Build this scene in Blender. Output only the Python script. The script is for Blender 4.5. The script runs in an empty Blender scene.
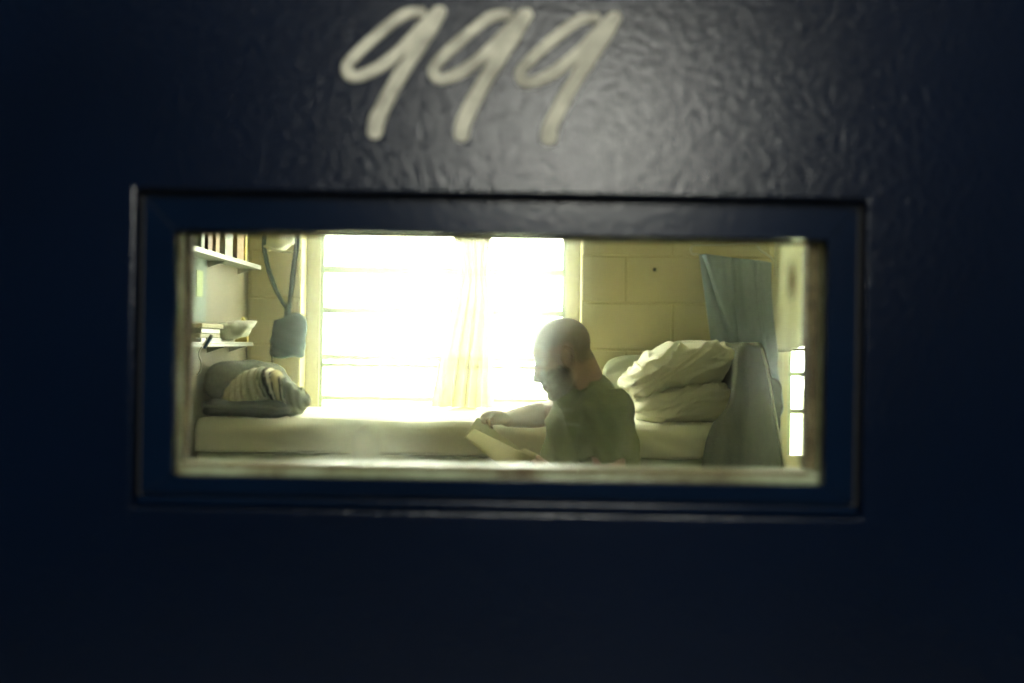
import bpy, bmesh, math, random
import numpy as np
from mathutils import Vector, Matrix, noise
random.seed(7)
SC = bpy.context.scene
COL = SC.collection
R = math.radians

# ------------------------------------------------------------------ camera
CZ = 1.045                     # lens height
FPX = 995.0                    # focal length in pixels of the 1024 px frame
ROLL = R(0.9)
cam = bpy.data.cameras.new('camera')
cam.sensor_width = 36.0
cam.lens = FPX * 36.0 / 1024.0
cam.clip_start = 0.02
cam.dof.use_dof = True
cam.dof.focus_distance = 3.15
cam.dof.aperture_fstop = 2.9
cam_o = bpy.data.objects.new('camera', cam)
COL.objects.link(cam_o)
cam_o.location = (0, 0, CZ)
cam_o.rotation_euler = (R(90), -ROLL, 0)
SC.camera = cam_o

# ------------------------------------------------------------------ sky and exposure
SC.view_settings.view_transform = 'Standard'
SC.view_settings.look = 'None'
SC.view_settings.gamma = 1.0
SC.view_settings.use_curve_mapping = False
SC.view_settings.exposure = 0.0
world = bpy.data.worlds.new('overcast_sky')
SC.world = world
world.use_nodes = True
bgn = world.node_tree.nodes['Background']
bgn.inputs[0].default_value = (1.0, 0.98, 0.88, 1)
bgn.inputs[1].default_value = 33.0
SC.cycles.max_bounces = 12
SC.cycles.diffuse_bounces = 8
SC.cycles.transparent_max_bounces = 24
SC.cycles.sample_clamp_indirect = 12

CORRIDOR_LAMP = 26.0           # watts of the lamp in the corridor
CELL_LAMP = 0.0

# ------------------------------------------------------------------ helpers
cR, sR = math.cos(ROLL), math.sin(ROLL)
def W(px, py, d):
    """place in the room that lies d metres in front of the lens"""
    u, v = px - 512.0, py - 341.5
    return Vector(((cR * u + sR * v) * d / FPX, d, CZ - (-sR * u + cR * v) * d / FPX))

def tag(o, label=None, cat=None, group=None, kind=None):
    if label: o['label'] = label
    if cat: o['category'] = cat
    if group: o['group'] = group
    if kind: o['kind'] = kind
    return o

def empty(name, loc=(0, 0, 0)):
    o = bpy.data.objects.new(name, None)
    o.empty_display_size = 0.05
    COL.objects.link(o)
    o.location = loc
    return o

def link(name, me, mat, parent=None):
    o = bpy.data.objects.new(name, me)
    COL.objects.link(o)
    if mat is not None and len(me.materials) == 0:
        me.materials.append(mat)
    if parent is not None:
        o.parent = parent
        bpy.context.view_layer.update()
        o.matrix_parent_inverse = parent.matrix_world.inverted()
    return o

class G:
    """collects closed shapes"""
    def __init__(s):
        s.v = []; s.f = []; s.c = []
    def add(s, vs, fs, col=None):
        n = len(s.v)
        s.v += [tuple(p) for p in vs]
        s.f += [tuple(i + n for i in f) for f in fs]
        s.c += [col or (1, 1, 1)] * len(vs) if not isinstance(col, list) else col
        return s
    def box(s, x0, x1, y0, y1, z0, z1, col=None):
        return s.add([(x0, y0, z0), (x1, y0, z0), (x1, y1, z0), (x0, y1, z0),
                      (x0, y0, z1), (x1, y0, z1), (x1, y1, z1), (x0, y1, z1)],
                     [(3, 2, 1, 0), (4, 5, 6, 7), (0, 1, 5, 4), (1, 2, 6, 5), (2, 3, 7, 6), (3, 0, 4, 7)], col)
    def ell(s, c, r, m=None, n=18, k=12, col=None):
        vs = []; fs = []
        for i in range(1, k):
            a = math.pi * i / k
            for j in range(n):
                b = 2 * math.pi * j / n
                p = Vector((r[0] * math.sin(a) * math.cos(b), r[1] * math.sin(a) * math.sin(b), r[2] * math.cos(a)))
                if m: p = m @ p
                vs.append(Vector(c) + p)
        t = Vector((0, 0, r[2])); t = (m @ t) if m else t
        vs.append(Vector(c) + t); vs.append(Vector(c) - t)
        T, B = len(vs) - 2, len(vs) - 1
        for i in range(k - 2):
            for j in range(n):
                a, b = i * n + j, i * n + (j + 1) % n
                fs.append((a, a + n, b + n, b))
        for j in range(n):
            fs.append((T, j, (j + 1) % n))
            q = (k - 2) * n
            fs.append((B, q + (j + 1) % n, q + j))
        return s.add(vs, fs, col)
    def tube(s, pts, rad, n=12, caps='round', up=None, flat=1.0, col=None, cols=None):
        """swept tube; rad = number or list of numbers or (a,b) pairs; caps round / flat"""
        P = [Vector(p) for p in pts]
        m = len(P)
        rr = [rad] * m if not isinstance(rad, (list, tuple)) else list(rad)
        rr = [(r, r * flat) if not isinstance(r, (tuple, list)) else r for r in rr]
        T = []
        for i in range(m):
            a = P[max(0, i - 1)]; b = P[min(m - 1, i + 1)]
            T.append((b - a).normalized())
        u = Vector(up) if up else (Vector((0, 0, 1)) if abs(T[0].z) < .9 else Vector((1, 0, 0)))
        rings = []
        for i in range(m):
            u = (u - T[i] * u.dot(T[i])).normalized()
            w = T[i].cross(u)
            rings.append((P[i], u.copy(), w.copy(), rr[i], cols[i] if cols else None))
        if caps == 'round':
            def cap(i, sgn):
                p, u_, w_, r, cc = rings[i]
                out = []
                for a in (30, 60, 80):
                    k = math.cos(R(a))
                    out.append((p + T[i] * sgn * min(r) * math.sin(R(a)), u_, w_, (r[0] * k, r[1] * k), cc))
                return out
            rings = list(reversed(cap(0, -1))) + rings + cap(m - 1, 1)
        vs = []; cs = []
        for p, u_, w_, r, cc in rings:
            for j in range(n):
                a = 2 * math.pi * j / n
                vs.append(p + u_ * (math.sin(a) * r[1]) + w_ * (math.cos(a) * r[0]))
                cs.append(cc or col or (1, 1, 1))
        fs = []
        for i in range(len(rings) - 1):
            for j in range(n):
                a, b = i * n + j, i * n + (j + 1) % n
                fs.append((a, b, b + n, a + n))
        fs.append(tuple(reversed(range(n))))
        q = (len(rings) - 1) * n
        fs.append(tuple(range(q, q + n)))
        return s.add(vs, fs, cs)
    def prism(s, poly, axis, a0, a1, col=None):
        """poly of 2D points extruded along an axis ('x','y','z')"""
        def p3(p, t):
            return {'x': (t, p[0], p[1]), 'y': (p[0], t, p[1]), 'z': (p[0], p[1], t)}[axis]
        n = len(poly)
        vs = [p3(p, a0) for p in poly] + [p3(p, a1) for p in poly]
        fs = [tuple(range(n)), tuple(reversed(range(n, 2 * n)))]
        for i in range(n):
            fs.append((i, i + n, (i + 1) % n + n, (i + 1) % n))
        return s.add(vs, fs, col)
    def mesh(s, name, smooth=False, fix=True):
        me = bpy.data.meshes.new(name)
        me.from_pydata(s.v, [], s.f)
        if fix:
            bm = bmesh.new(); bm.from_mesh(me)
            bmesh.ops.recalc_face_normals(bm, faces=bm.faces)
            bm.to_mesh(me); bm.free()
        ca = me.color_attributes.new('col', 'FLOAT_COLOR', 'POINT')
        buf = np.ones((len(me.vertices), 4), np.float32)
        buf[:, :3] = np.array(s.c, np.float32).reshape(-1, 3)[:len(me.vertices)]
        ca.data.foreach_set('color', buf.ravel())
        if smooth:
            me.polygons.foreach_set('use_smooth', [True] * len(me.polygons))
        me.update()
        return me
    def build(s, name, mat, parent=None, smooth=False, bevel=0.0, seg=2):
        me = s.mesh(name, smooth)
        if bevel > 0:
            bm = bmesh.new(); bm.from_mesh(me)
            ed = [e for e in bm.edges if len(e.link_faces) == 2 and e.calc_face_angle(0) > R(25)]
            bmesh.ops.bevel(bm, geom=ed, offset=bevel, segments=seg, affect='EDGES', profile=.5, clamp_overlap=True)
            bm.to_mesh(me); bm.free()
        return link(name, me, mat, parent)

def remesh(g, voxel, smooth=4, name='skin'):
    """melts the overlapping closed shapes of g into one continuous surface"""
    me = g.mesh(name)
    o = bpy.data.objects.new('tmp', me)
    COL.objects.link(o)
    m = o.modifiers.new('r', 'REMESH'); m.mode = 'VOXEL'; m.voxel_size = voxel
    if smooth:
        k = o.modifiers.new('s', 'SMOOTH'); k.factor = .5; k.iterations = smooth
    dg = bpy.context.evaluated_depsgraph_get()
    out = bpy.data.meshes.new_from_object(o.evaluated_get(dg))
    bpy.data.objects.remove(o)
    bpy.data.meshes.remove(me)
    out.name = name
    out.polygons.foreach_set('use_smooth', [True] * len(out.polygons))
    return out

def verts(me):
    a = np.empty(len(me.vertices) * 3, np.float32)
    me.vertices.foreach_get('co', a)
    return a.reshape(-1, 3)
def normals(me):
    a = np.empty(len(me.vertices) * 3, np.float32)
    me.vertex_normals.foreach_get('vector', a)
    return a.reshape(-1, 3)
def displace(me, fn):
    """moves each vertex along its normal by fn(co, normal)"""
    v = verts(me); n = normals(me)
    d = np.array([fn(Vector(a), b) for a, b in zip(v, n)], np.float32)
    me.vertices.foreach_set('co', (v + n * d[:, None]).ravel())
    me.update()
def paint(me, fn):
    """own colour of the stuff at each place (dye, stubble), by position in the thing"""
    v = verts(me)
    buf = np.ones((len(v), 4), np.float32)
    buf[:, :3] = np.array([fn(p) for p in v], np.float32)
    ca = me.color_attributes.get('col') or me.color_attributes.new('col', 'FLOAT_COLOR', 'POINT')
    ca.data.foreach_set('color', buf.ravel())

def catmull(pts, k=6):
    P = [Vector(p) for p in pts]
    out = []
    for i in range(len(P) - 1):
        a = P[max(i - 1, 0)]; b = P[i]; c = P[i + 1]; d = P[min(i + 2, len(P) - 1)]
        for j in range(k):
            t = j / k
            out.append(.5 * ((2 * b) + (c - a) * t + (2 * a - 5 * b + 4 * c - d) * t * t + (3 * b - a - 3 * c + d) * t ** 3))
    out.append(P[-1])
    return out
def lerp(a, b, t): return a + (b - a) * t
def sstep(a, b, x):
    t = min(1, max(0, (x - a) / (b - a))); return t * t * (3 - 2 * t)
def mix3(a, b, t): return tuple(a[i] + (b[i] - a[i]) * t for i in range(3))

# ------------------------------------------------------------------ materials
def mat(name, col, rough=.6, var=.12, scale=9., bump=0., bscale=80., spec=.4, metal=0., transl=0., attr=False, col2=None, sheen=0., stretch=None, weave=0.):
    m = bpy.data.materials.new(name); m.use_nodes = True
    nt = m.node_tree; N = nt.nodes; L = nt.links
    b = N['Principled BSDF']; out = N['Material Output']
    b.inputs['Roughness'].default_value = rough
    b.inputs['Specular IOR Level'].default_value = spec
    b.inputs['Metallic'].default_value = metal
    if sheen: b.inputs['Sheen Weight'].default_value = sheen
    tc = N.new('ShaderNodeTexCoord')
    mp = N.new('ShaderNodeMapping'); L.new(tc.outputs['Object'], mp.inputs[0])
    if stretch: mp.inputs['Scale'].default_value = stretch
    nz = N.new('ShaderNodeTexNoise'); nz.inputs['Scale'].default_value = scale; nz.inputs['Detail'].default_value = 5
    L.new(mp.outputs[0], nz.inputs['Vector'])
    mx = N.new('ShaderNodeMix'); mx.data_type = 'RGBA'
    c = tuple(col) + (1,)
    c2 = tuple(col2) + (1,) if col2 else tuple(x * (1 - var) for x in col) + (1,)
    rmp = N.new('ShaderNodeMapRange'); rmp.inputs[1].default_value = .35; rmp.inputs[2].default_value = .68
    L.new(nz.outputs['Fac'], rmp.inputs[0]); L.new(rmp.outputs[0], mx.inputs['Factor'])
    mx.inputs['A'].default_value = c; mx.inputs['B'].default_value = c2
    colout = mx.outputs['Result']
    if attr:
        at = N.new('ShaderNodeAttribute'); at.attribute_name = 'col'
        mu = N.new('ShaderNodeMix'); mu.data_type = 'RGBA'; mu.blend_type = 'MULTIPLY'; mu.inputs['Factor'].default_value = 1
        L.new(colout, mu.inputs['A']); L.new(at.outputs['Color'], mu.inputs['B'])
        colout = mu.outputs['Result']
    L.new(colout, b.inputs['Base Color'])
    if bump:
        n2 = N.new('ShaderNodeTexNoise'); n2.inputs['Scale'].default_value = bscale; n2.inputs['Detail'].default_value = 3
        L.new(mp.outputs[0], n2.inputs['Vector'])
        bp = N.new('ShaderNodeBump'); bp.inputs['Strength'].default_value = 1; bp.inputs['Distance'].default_value = bump
        L.new(n2.outputs['Fac'], bp.inputs['Height']); L.new(bp.outputs[0], b.inputs['Normal'])
    if transl:
        t = N.new('ShaderNodeBsdfTranslucent'); L.new(colout, t.inputs[0])
        ms = N.new('ShaderNodeMixShader'); ms.inputs[0].default_value = transl
        L.new(b.outputs[0], ms.inputs[1]); L.new(t.outputs[0], ms.inputs[2]); L.new(ms.outputs[0], out.inputs[0])
    if weave:                               # open weave: part of the light passes between the threads
        last = out.inputs[0].links[0].from_socket
        tp = N.new('ShaderNodeBsdfTransparent'); mw = N.new('ShaderNodeMixShader'); mw.inputs[0].default_value = weave
        L.new(last, mw.inputs[1]); L.new(tp.outputs[0], mw.inputs[2]); L.new(mw.outputs[0], out.inputs[0])
    return m

M = {}
M['navy'] = mat('navy_door_paint', (.0006, .0040, .0150), .22, .25, 3, .0006, 190, .24)
M['navy_frame'] = mat('navy_frame_paint', (.0012, .0062, .0200), .22, .25, 6, .0003, 120, .13)
M['digit'] = mat('cream_marker_paint', (.54, .53, .44), .6, .5, 45, .0006, 300, .3)
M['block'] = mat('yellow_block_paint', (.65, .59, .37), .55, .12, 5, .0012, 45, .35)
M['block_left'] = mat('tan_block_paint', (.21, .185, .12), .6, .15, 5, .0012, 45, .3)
M['block_core'] = mat('mortar_paint', (.62, .55, .31), .7, .2, 8, .001, 90, .2)
M['plaster'] = mat('cream_plaster', (.62, .59, .46), .7, .15, 3, .001, 60, .3)
M['ceiling'] = mat('white_ceiling', (.75, .73, .62), .8, .1, 3)
M['floor'] = mat('grey_floor', (.30, .29, .24), .45, .25, 6, .0005, 60)
M['dark_wall'] = mat('dark_corridor_paint', (.05, .055, .06), .7, .2, 3)
M['winframe'] = mat('cream_window_frame', (.74, .71, .52), .45, .1, 8)
M['bar'] = mat('pale_green_window_bar', (.55, .68, .52), .45, .1, 8)
M['sheet'] = mat('off_white_sheet', (.72, .70, .56), .85, .08, 6, .0006, 300, .15)
M['ticking'] = mat('mattress_cover', (.50, .50, .38), .8, .15, 10, .0006, 200, .2)
M['bedmetal'] = mat('bed_frame_enamel', (.36, .37, .27), .45, .3, 14, .0003, 120)
M['pillow'] = mat('cream_pillow_case', (.73, .71, .57), .9, .08, 7, .0006, 260, .1, transl=.08)
M['pillow_grey'] = mat('pale_grey_pillow_case', (.52, .54, .46), .9, .08, 7, .0006, 260, .1)
M['olive_blanket'] = mat('grey_olive_blanket', (.088, .092, .056), .95, .35, 14, .001, 180, .1, stretch=(3, 3, .5))
M['piping'] = mat('cream_blanket_edge', (.66, .64, .48), .8, .1, 20)
M['grey_pillow'] = mat('heather_grey_pillow', (.115, .125, .09), .95, .45, 60, .001, 200, .1)
M['stripe'] = mat('striped_knit', (1, 1, 1), .95, .18, 90, .0015, 220, .1, attr=True)
M['skin'] = mat('skin', (1, 1, 1), .5, .06, 40, .0004, 250, .35, attr=True)
M['shirt'] = mat('olive_cotton', (1, 1, 1), .9, .1, 40, .0004, 400, .1, attr=True)
M['trouser'] = mat('tan_trouser_cloth', (.22, .20, .13), .9, .15, 30, .0006, 300, .1)
M['shoe'] = mat('black_shoe_leather', (.03, .03, .03), .5, .2, 30)
M['sole'] = mat('pale_shoe_sole', (.5, .48, .4), .7)
M['paper'] = mat('book_paper', (.82, .79, .60), .85, .08, 20, transl=.5)
M['cover'] = mat('cream_book_cover', (.84, .81, .62), .6, .12, 16, transl=.7)
M['wood'] = mat('stool_wood', (.30, .19, .09), .5, .35, 6, .0005, 60, stretch=(8, 1, 1))
M['shelf'] = mat('white_shelf_plastic', (.36, .37, .33), .4, .08, 10)
M['steel'] = mat('dull_steel', (.45, .46, .42), .4, .2, 20, metal=.8)
M['wire'] = mat('white_plastic_wire', (.72, .72, .62), .4, .05)
M['blue_towel'] = mat('blue_terry', (.40, .50, .60), .95, .12, 60, .0012, 350, .1, transl=.25)
M['pouch'] = mat('slate_blue_cloth', (.065, .105, .115), .9, .25, 30, .0008, 260, .1)
M['white_cloth'] = mat('white_cotton', (.70, .70, .60), .9, .08, 12, .0006, 260, .1, transl=.1)
M['cream_cloth'] = mat('cream_window_cloth', (.76, .75, .66), .9, .08, 12, .0005, 260, .1, transl=.5)
M['sheer'] = mat('sheer_curtain_cloth', (.68, .63, .46), .9, .06, 12, .0, 200, .1, transl=.13, weave=.012)
M['card_green'] = mat('pale_green_card', (.34, .42, .19), .7, .1, 20)
M['card_grey'] = mat('grey_green_card', (.17, .22, .18), .7, .1, 20)
M['brown_cover'] = mat('brown_cover', (.17, .08, .025), .6, .2, 20)
M['amber_cover'] = mat('amber_cover', (.27, .15, .035), .6, .2, 20)
M['grey_cover'] = mat('grey_cover', (.30, .31, .26), .6, .2, 20)
M['yellow_card'] = mat('yellow_card', (.75, .62, .16), .6, .1, 20)
M['blue_plastic'] = mat('blue_plastic', (.05, .20, .48), .35, .1, 20)
M['cable'] = mat('white_cable', (.72, .72, .64), .4, .05)
M['dark_cloth'] = mat('dark_green_cloth', (.020, .024, .015), .95, .2, 20, .001, 200, .1)
M['grass'] = mat('pale_yard', (.42, .46, .30), .9, .3, 2)
M['rubber'] = mat('black_plastic', (.03, .03, .03), .5)

def rust_paint(name, c0, c1, c2, sc, rg):
    m = bpy.data.materials.new(name); m.use_nodes = True
    nt = m.node_tree; N = nt.nodes; L = nt.links; b = N['Principled BSDF']
    tc = N.new('ShaderNodeTexCoord')
    mp = N.new('ShaderNodeMapping'); mp.inputs['Scale'].default_value = (1, 1, 1); L.new(tc.outputs['Object'], mp.inputs[0])
    nz = N.new('ShaderNodeTexNoise'); nz.inputs['Scale'].default_value = sc; nz.inputs['Detail'].default_value = 8; nz.inputs['Roughness'].default_value = .65
    L.new(mp.outputs[0], nz.inputs['Vector'])
    cr = N.new('ShaderNodeValToRGB')
    e = cr.color_ramp.elements
    e[0].position = .34; e[0].color = c0 + (1,)
    e[1].position = .62; e[1].color = c2 + (1,)
    k = e.new(.47); k.color = c1 + (1,)
    L.new(nz.outputs['Fac'], cr.inputs[0]); L.new(cr.outputs[0], b.inputs['Base Color'])
    b.inputs['Roughness'].default_value = rg
    return m
M['rust'] = rust_paint('rusty_bead', (.014, .008, .004), (.05, .030, .013), (.16, .12, .06), 30, .7)
M['bead'] = rust_paint('grimy_cream_bead', (.08, .05, .025), (.22, .21, .14), (.36, .38, .29), 16, .38)

def window_glass():
    m = bpy.data.materials.new('clear_glass'); m.use_nodes = True
    nt = m.node_tree; N = nt.nodes; L = nt.links; out = N['Material Output']
    N.remove(N['Principled BSDF'])
    t = N.new('ShaderNodeBsdfTransparent'); t.inputs[0].default_value = (.96, .98, .95, 1)
    g = N.new('ShaderNodeBsdfGlossy'); g.inputs['Roughness'].default_value = .03
    ms = N.new('ShaderNodeMixShader'); ms.inputs[0].default_value = .05
    L.new(t.outputs[0], ms.inputs[1]); L.new(g.outputs[0], ms.inputs[2]); L.new(ms.outputs[0], out.inputs[0])
    return m
M['glass'] = window_glass()

def dirty_glass():
    """door pane: clear glass under a film of grime, with a scatter lobe that imitates lens bloom"""
    m = bpy.data.materials.new('grimy_door_glass'); m.use_nodes = True
    nt = m.node_tree; N = nt.nodes; L = nt.links; out = N['Material Output']
    N.remove(N['Principled BSDF'])
    tc = N.new('ShaderNodeTexCoord')
    def math_(op, a, b=None, c=None):
        n = N.new('ShaderNodeMath'); n.operation = op
        for i, x in enumerate((a, b, c)):
            if x is None: continue
            if hasattr(x, 'links'): L.new(x, n.inputs[i])
            else: n.inputs[i].default_value = x
        return n.outputs[0]
    def nz(scale, st, det=4):
        mp = N.new('ShaderNodeMapping'); mp.inputs['Scale'].default_value = st; L.new(tc.outputs['Object'], mp.inputs[0])
        n = N.new('ShaderNodeTexNoise'); n.inputs['Scale'].default_value = scale; n.inputs['Detail'].default_value = det
        L.new(mp.outputs[0], n.inputs['Vector']); return n.outputs['Fac']
    def blob(cx, cz, rx, rz):
        """soft-edged spot for dust smears, the rust run and the bloom veil"""
        sp = N.new('ShaderNodeSeparateXYZ'); L.new(tc.outputs['Object'], sp.inputs[0])
        a = math_('POWER', math_('DIVIDE', math_('SUBTRACT', sp.outputs[0], cx), rx), 2.0)
        b = math_('POWER', math_('DIVIDE', math_('SUBTRACT', sp.outputs[2], cz), rz), 2.0)
        return math_('POWER', 2.718, math_('MULTIPLY', math_('ADD', a, b), -1.0))
    film = math_('MULTIPLY_ADD', nz(7, (1, 1, .5)), .016, .007)
    streak = math_('MULTIPLY', math_('POWER', nz(16, (3.0, 1, .12), 5), 3.0), .16)
    film = math_('ADD', film, math_('MULTIPLY', streak, math_('ADD', math_('ADD', blob(-.14, -.10, .085, .045), blob(.02, -.115, .30, .018)), .10)))
    film = math_('ADD', film, math_('MULTIPLY', math_('MULTIPLY', blob(-.142, -.088, .042, .036), math_('MULTIPLY_ADD', nz(14, (3.0, 1, .25), 3), 1.2, .35)), .30))
    film = math_('ADD', film, math_('MULTIPLY', blob(-.255, .03, .05, .05), .025))
    t = N.new('ShaderNodeBsdfTransparent'); t.inputs[0].default_value = (.97, .99, .95, 1)
    g = N.new('ShaderNodeBsdfGlossy'); g.inputs['Roughness'].default_value = .05
    halo = N.new('ShaderNodeBsdfRefraction'); halo.inputs['IOR'].default_value = 1.12; halo.inputs['Roughness'].default_value = .50
    halo.inputs[0].default_value = (.93, 1, .95, 1)
    dust = N.new('ShaderNodeBsdfTranslucent'); dust.inputs[0].default_value = (.84, .88, .74, 1)
    a = N.new('ShaderNodeMixShader'); a.inputs[0].default_value = .03
    L.new(t.outputs[0], a.inputs[1]); L.new(g.outputs[0], a.inputs[2])
    b = N.new('ShaderNodeMixShader'); L.new(math_('MULTIPLY_ADD', blob(.0, .0, .15, .14), .025, .016), b.inputs[0])  # bloom veil put into the pane, strongest in the middle
    L.new(a.outputs[0], b.inputs[1]); L.new(halo.outputs[0], b.inputs[2])
    c = N.new('ShaderNodeMixShader'); L.new(film, c.inputs[0])
    L.new(b.outputs[0], c.inputs[1]); L.new(dust.outputs[0], c.inputs[2])
    # brown rust run on the upper right of the pane
    d = N.new('ShaderNodeMixShader')
    rb = N.new('ShaderNodeBsdfDiffuse'); rb.inputs[0].default_value = (.10, .06, .02, 1)
    L.new(math_('MULTIPLY', blob(.2735, .079, .0045, .016), .6), d.inputs[0])
    L.new(c.outputs[0], d.inputs[1]); L.new(rb.outputs[0], d.inputs[2])
    L.new(d.outputs[0], out.inputs[0])
    return m
M['door_glass'] = dirty_glass()

def emissive(name, col, s):
    m = bpy.data.materials.new(name); m.use_nodes = True
    b = m.node_tree.nodes['Principled BSDF']
    b.inputs['Base Color'].default_value = (.8, .8, .75, 1)
    b.inputs['Emission Color'].default_value = tuple(col) + (1,)
    b.inputs['Emission Strength'].default_value = s
    return m

# ------------------------------------------------------------------ the cell and the corridor
D0, BACK = 0.95, 4.29                     # outer face of the door, inner face of the back wall
XL, XR, ZT = -1.142, 1.62, 2.639          # cell
CXL, CXR, CY = -1.9, 1.9, -2.3            # corridor
CH = .203                                  # block course
W1 = (-.914, .297); W2 = (1.165, 1.50); WZ = (.609, 2.03)

def struct(o): o['kind'] = 'structure'; return o
struct(G().box(-2.1, 2.1, CY - .2, BACK + .2, -.12, 0).build('floor', M['floor']))
struct(G().box(-2.1, 2.1, CY - .2, BACK + .2, ZT, ZT + .12).build('ceiling', M['ceiling']))

def blocks(parent, face, u0, u1, z0, z1, phase, holes, courses):
    """painted concrete blocks; face(u, depth, z) -> point in the room"""
    cache = {}
    for k in courses:
        za, zb = k * CH, (k + 1) * CH
        j = phase[k % 2]
        x = j - .406 * math.ceil((j - u0) / .406)
        while x < u1:
            segs = [(max(x, u0), min(x + .406, u1))]
            for h0, h1, hz0, hz1 in holes:
                if zb > hz0 + .01 and za < hz1 - .01:
                    nx = []
                    for a, b in segs:
                        if h1 <= a or h0 >= b: nx.append((a, b)); continue
                        if a < h0: nx.append((a, h0))
                        if b > h1: nx.append((h1, b))
                    segs = nx
            for a, b in segs:
                w = round(b - a, 3)
                if w < .02: continue
                if w not in cache:
                    g = G().box(.003, w - .003, 0, .03, .003, CH - .003)
                    me = g.mesh('block')
                    bm = bmesh.new(); bm.from_mesh(me)
                    ed = [e for e in bm.edges if all(v.co.y < .001 for v in e.verts)]
                    bmesh.ops.bevel(bm, geom=ed, offset=.004, segments=1, affect='EDGES')
                    bm.to_mesh(me); bm.free()
                    me.materials.append(M['block'])
                    cache[w] = me
                o = bpy.data.objects.new('block', cache[w])
                COL.objects.link(o)
                o.parent = parent
                o.location, o.rotation_euler = face(a, b, za)
            x += .406

# back wall, two window openings
g = G()
c0 = BACK + .004
g.box(W2[0], W2[1], c0, BACK + .2, 0, 2 * CH)
for xa, xb in ((XL - .2, W1[0]), (W1[1], W2[0]), (W2[1], XR + .2)):
    g.box(xa, xb, c0, BACK + .2, WZ[0], WZ[1])
g.box(XL - .2, W2[0], c0, BACK + .2, 0, WZ[0]); g.box(W2[1], XR + .2, c0, BACK + .2, 0, WZ[0]); g.box(XL - .2, XR + .2, c0, BACK + .2, WZ[1], ZT)
wall_back = struct(g.build('wall_back', M['block_core']))
blocks(wall_back, lambda a, b, z: ((a, BACK, z), (0, 0, 0)), XL, XR, 0, ZT, (.490, .690),
       [(W1[0], W1[1], *WZ), (W2[0], W2[1], 2 * CH, WZ[1])], range(0, 13))
# left wall
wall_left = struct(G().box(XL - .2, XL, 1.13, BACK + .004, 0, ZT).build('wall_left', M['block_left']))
struct(G().box(XR, XR + .2, 1.13, BACK + .004, 0, ZT).build('wall_right', M['plaster']))
# wall that holds the door
DX = .56; DZ = 2.06
g = G().box(-2.1, -DX, D0 - .05, 1.13, 0, ZT).box(DX, 2.1, D0 - .05, 1.13, 0, ZT).box(-DX, DX, D0 - .05, 1.13, DZ, ZT)
struct(g.build('wall_front', M['plaster']))
struct(G().box(-2.1, CXL, CY, D0 - .05, 0, ZT).build('wall_corridor_left', M['dark_wall']))
struct(G().box(CXR, 2.1, CY, D0 - .05, 0, ZT).build('wall_corridor_right', M['dark_wall']))
struct(G().box(-2.1, 2.1, CY - .2, CY, 0, ZT).build('wall_corridor_far', M['dark_wall']))
# yard outside the windows
tag(G().box(-14, 14, BACK + .2, 24, -.15, -.05).build('yard', M['grass']), kind='structure')

# ------------------------------------------------------------------ windows of the cell
def make_window(name, x0, x1, bars, z0, rail):
    root = struct(empty(name, ((x0 + x1) / 2, 4.44, z0)))
    fw = .062
    y0, y1 = 4.405, 4.455
    for nm, bx in (('frame_jamb', (x0, x0 + fw, z0, WZ[1])), ('frame_jamb', (x1 - fw, x1, z0, WZ[1])),
                   ('frame_rail', (x0 + fw, x1 - fw, z0, z0 + rail)), ('frame_rail', (x0 + fw, x1 - fw, WZ[1] - fw, WZ[1]))):
        G().box(bx[0], bx[1], y0, y1, bx[2], bx[3]).build(nm, M['winframe'], root, bevel=.004)
    prev = z0 + rail
    zs = sorted(bars) + [None]
    for b in zs:
        top = (b[0] if b else WZ[1] - fw)
        if top - prev > .02:
            G().box(x0 + fw, x1 - fw, 4.432, 4.436, prev, top).build('pane', M['glass'], root)
        if b:
            G().box(x0 + fw, x1 - fw, 4.415, 4.45, b[0], b[1]).build('glazing_bar', M['bar'], root, bevel=.003)
            prev = b[1]
    # a slim stile beside each jamb
    for xs in (x0 + fw, x1 - fw - .014):
        G().box(xs, xs + .014, 4.412, 4.452, z0 + rail, WZ[1] - fw).build('stile', M['bar'], root, bevel=.002)
    return root
make_window('window_1', *W1, [(.772, .792), (.918, .938), (.952, .976), (1.158, 1.184), (1.337, 1.367), (1.535, 1.56), (1.73, 1.755)], WZ[0], .025)
make_window('window_2', *W2, [(.745, .765), (.91, .93), (1.075, 1.095), (1.24, 1.26), (1.405, 1.425), (1.57, 1.59), (1.73, 1.75)], 2 * CH, .155)

# ------------------------------------------------------------------ the door
door = struct(empty('door_1', (0, D0, 0)))
OX = (-.361, .3365); OZ = (CZ - .1635, CZ + .1395)      # recess in the leaf
IX = (-.326, .303); IZ = (CZ - .1345, CZ + .1025)       # hole in the frame
T = .05
def ringmesh(o, i, y0, y1, g=None):
    g = g or G()
    (ox, oz), (ix, iz) = o, i
    g.box(ox[0], ox[1], y0, y1, oz[0], iz[0]); g.box(ox[0], ox[1], y0, y1, iz[1], oz[1])
    g.box(ox[0], ix[0], y0, y1, iz[0], iz[1]); g.box(ix[1], ox[1], y0, y1, iz[0], iz[1])
    return g
def plate_with_hole(o, i, y0, y1):
    """one solid plate with a rectangular hole"""
    (ox, oz), (ix, iz) = o, i
    g = G()
    a = [(ox[0], oz[0]), (ox[1], oz[0]), (ox[1], oz[1]), (ox[0], oz[1])]
    b = [(ix[0], iz[0]), (ix[1], iz[0]), (ix[1], iz[1]), (ix[0], iz[1])]
    vs = [(p[0], y, p[1]) for y in (y0, y1) for p in a + b]
    fs = []
    for k in range(4):
        n = (k + 1) % 4
        fs += [(k, n, n + 4, k + 4), (k + 8, k + 12, n + 12, n + 8), (k, k + 8, n + 8, n), (k + 4, n + 4, n + 12, k + 12)]
    return g.add(vs, fs)
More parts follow.
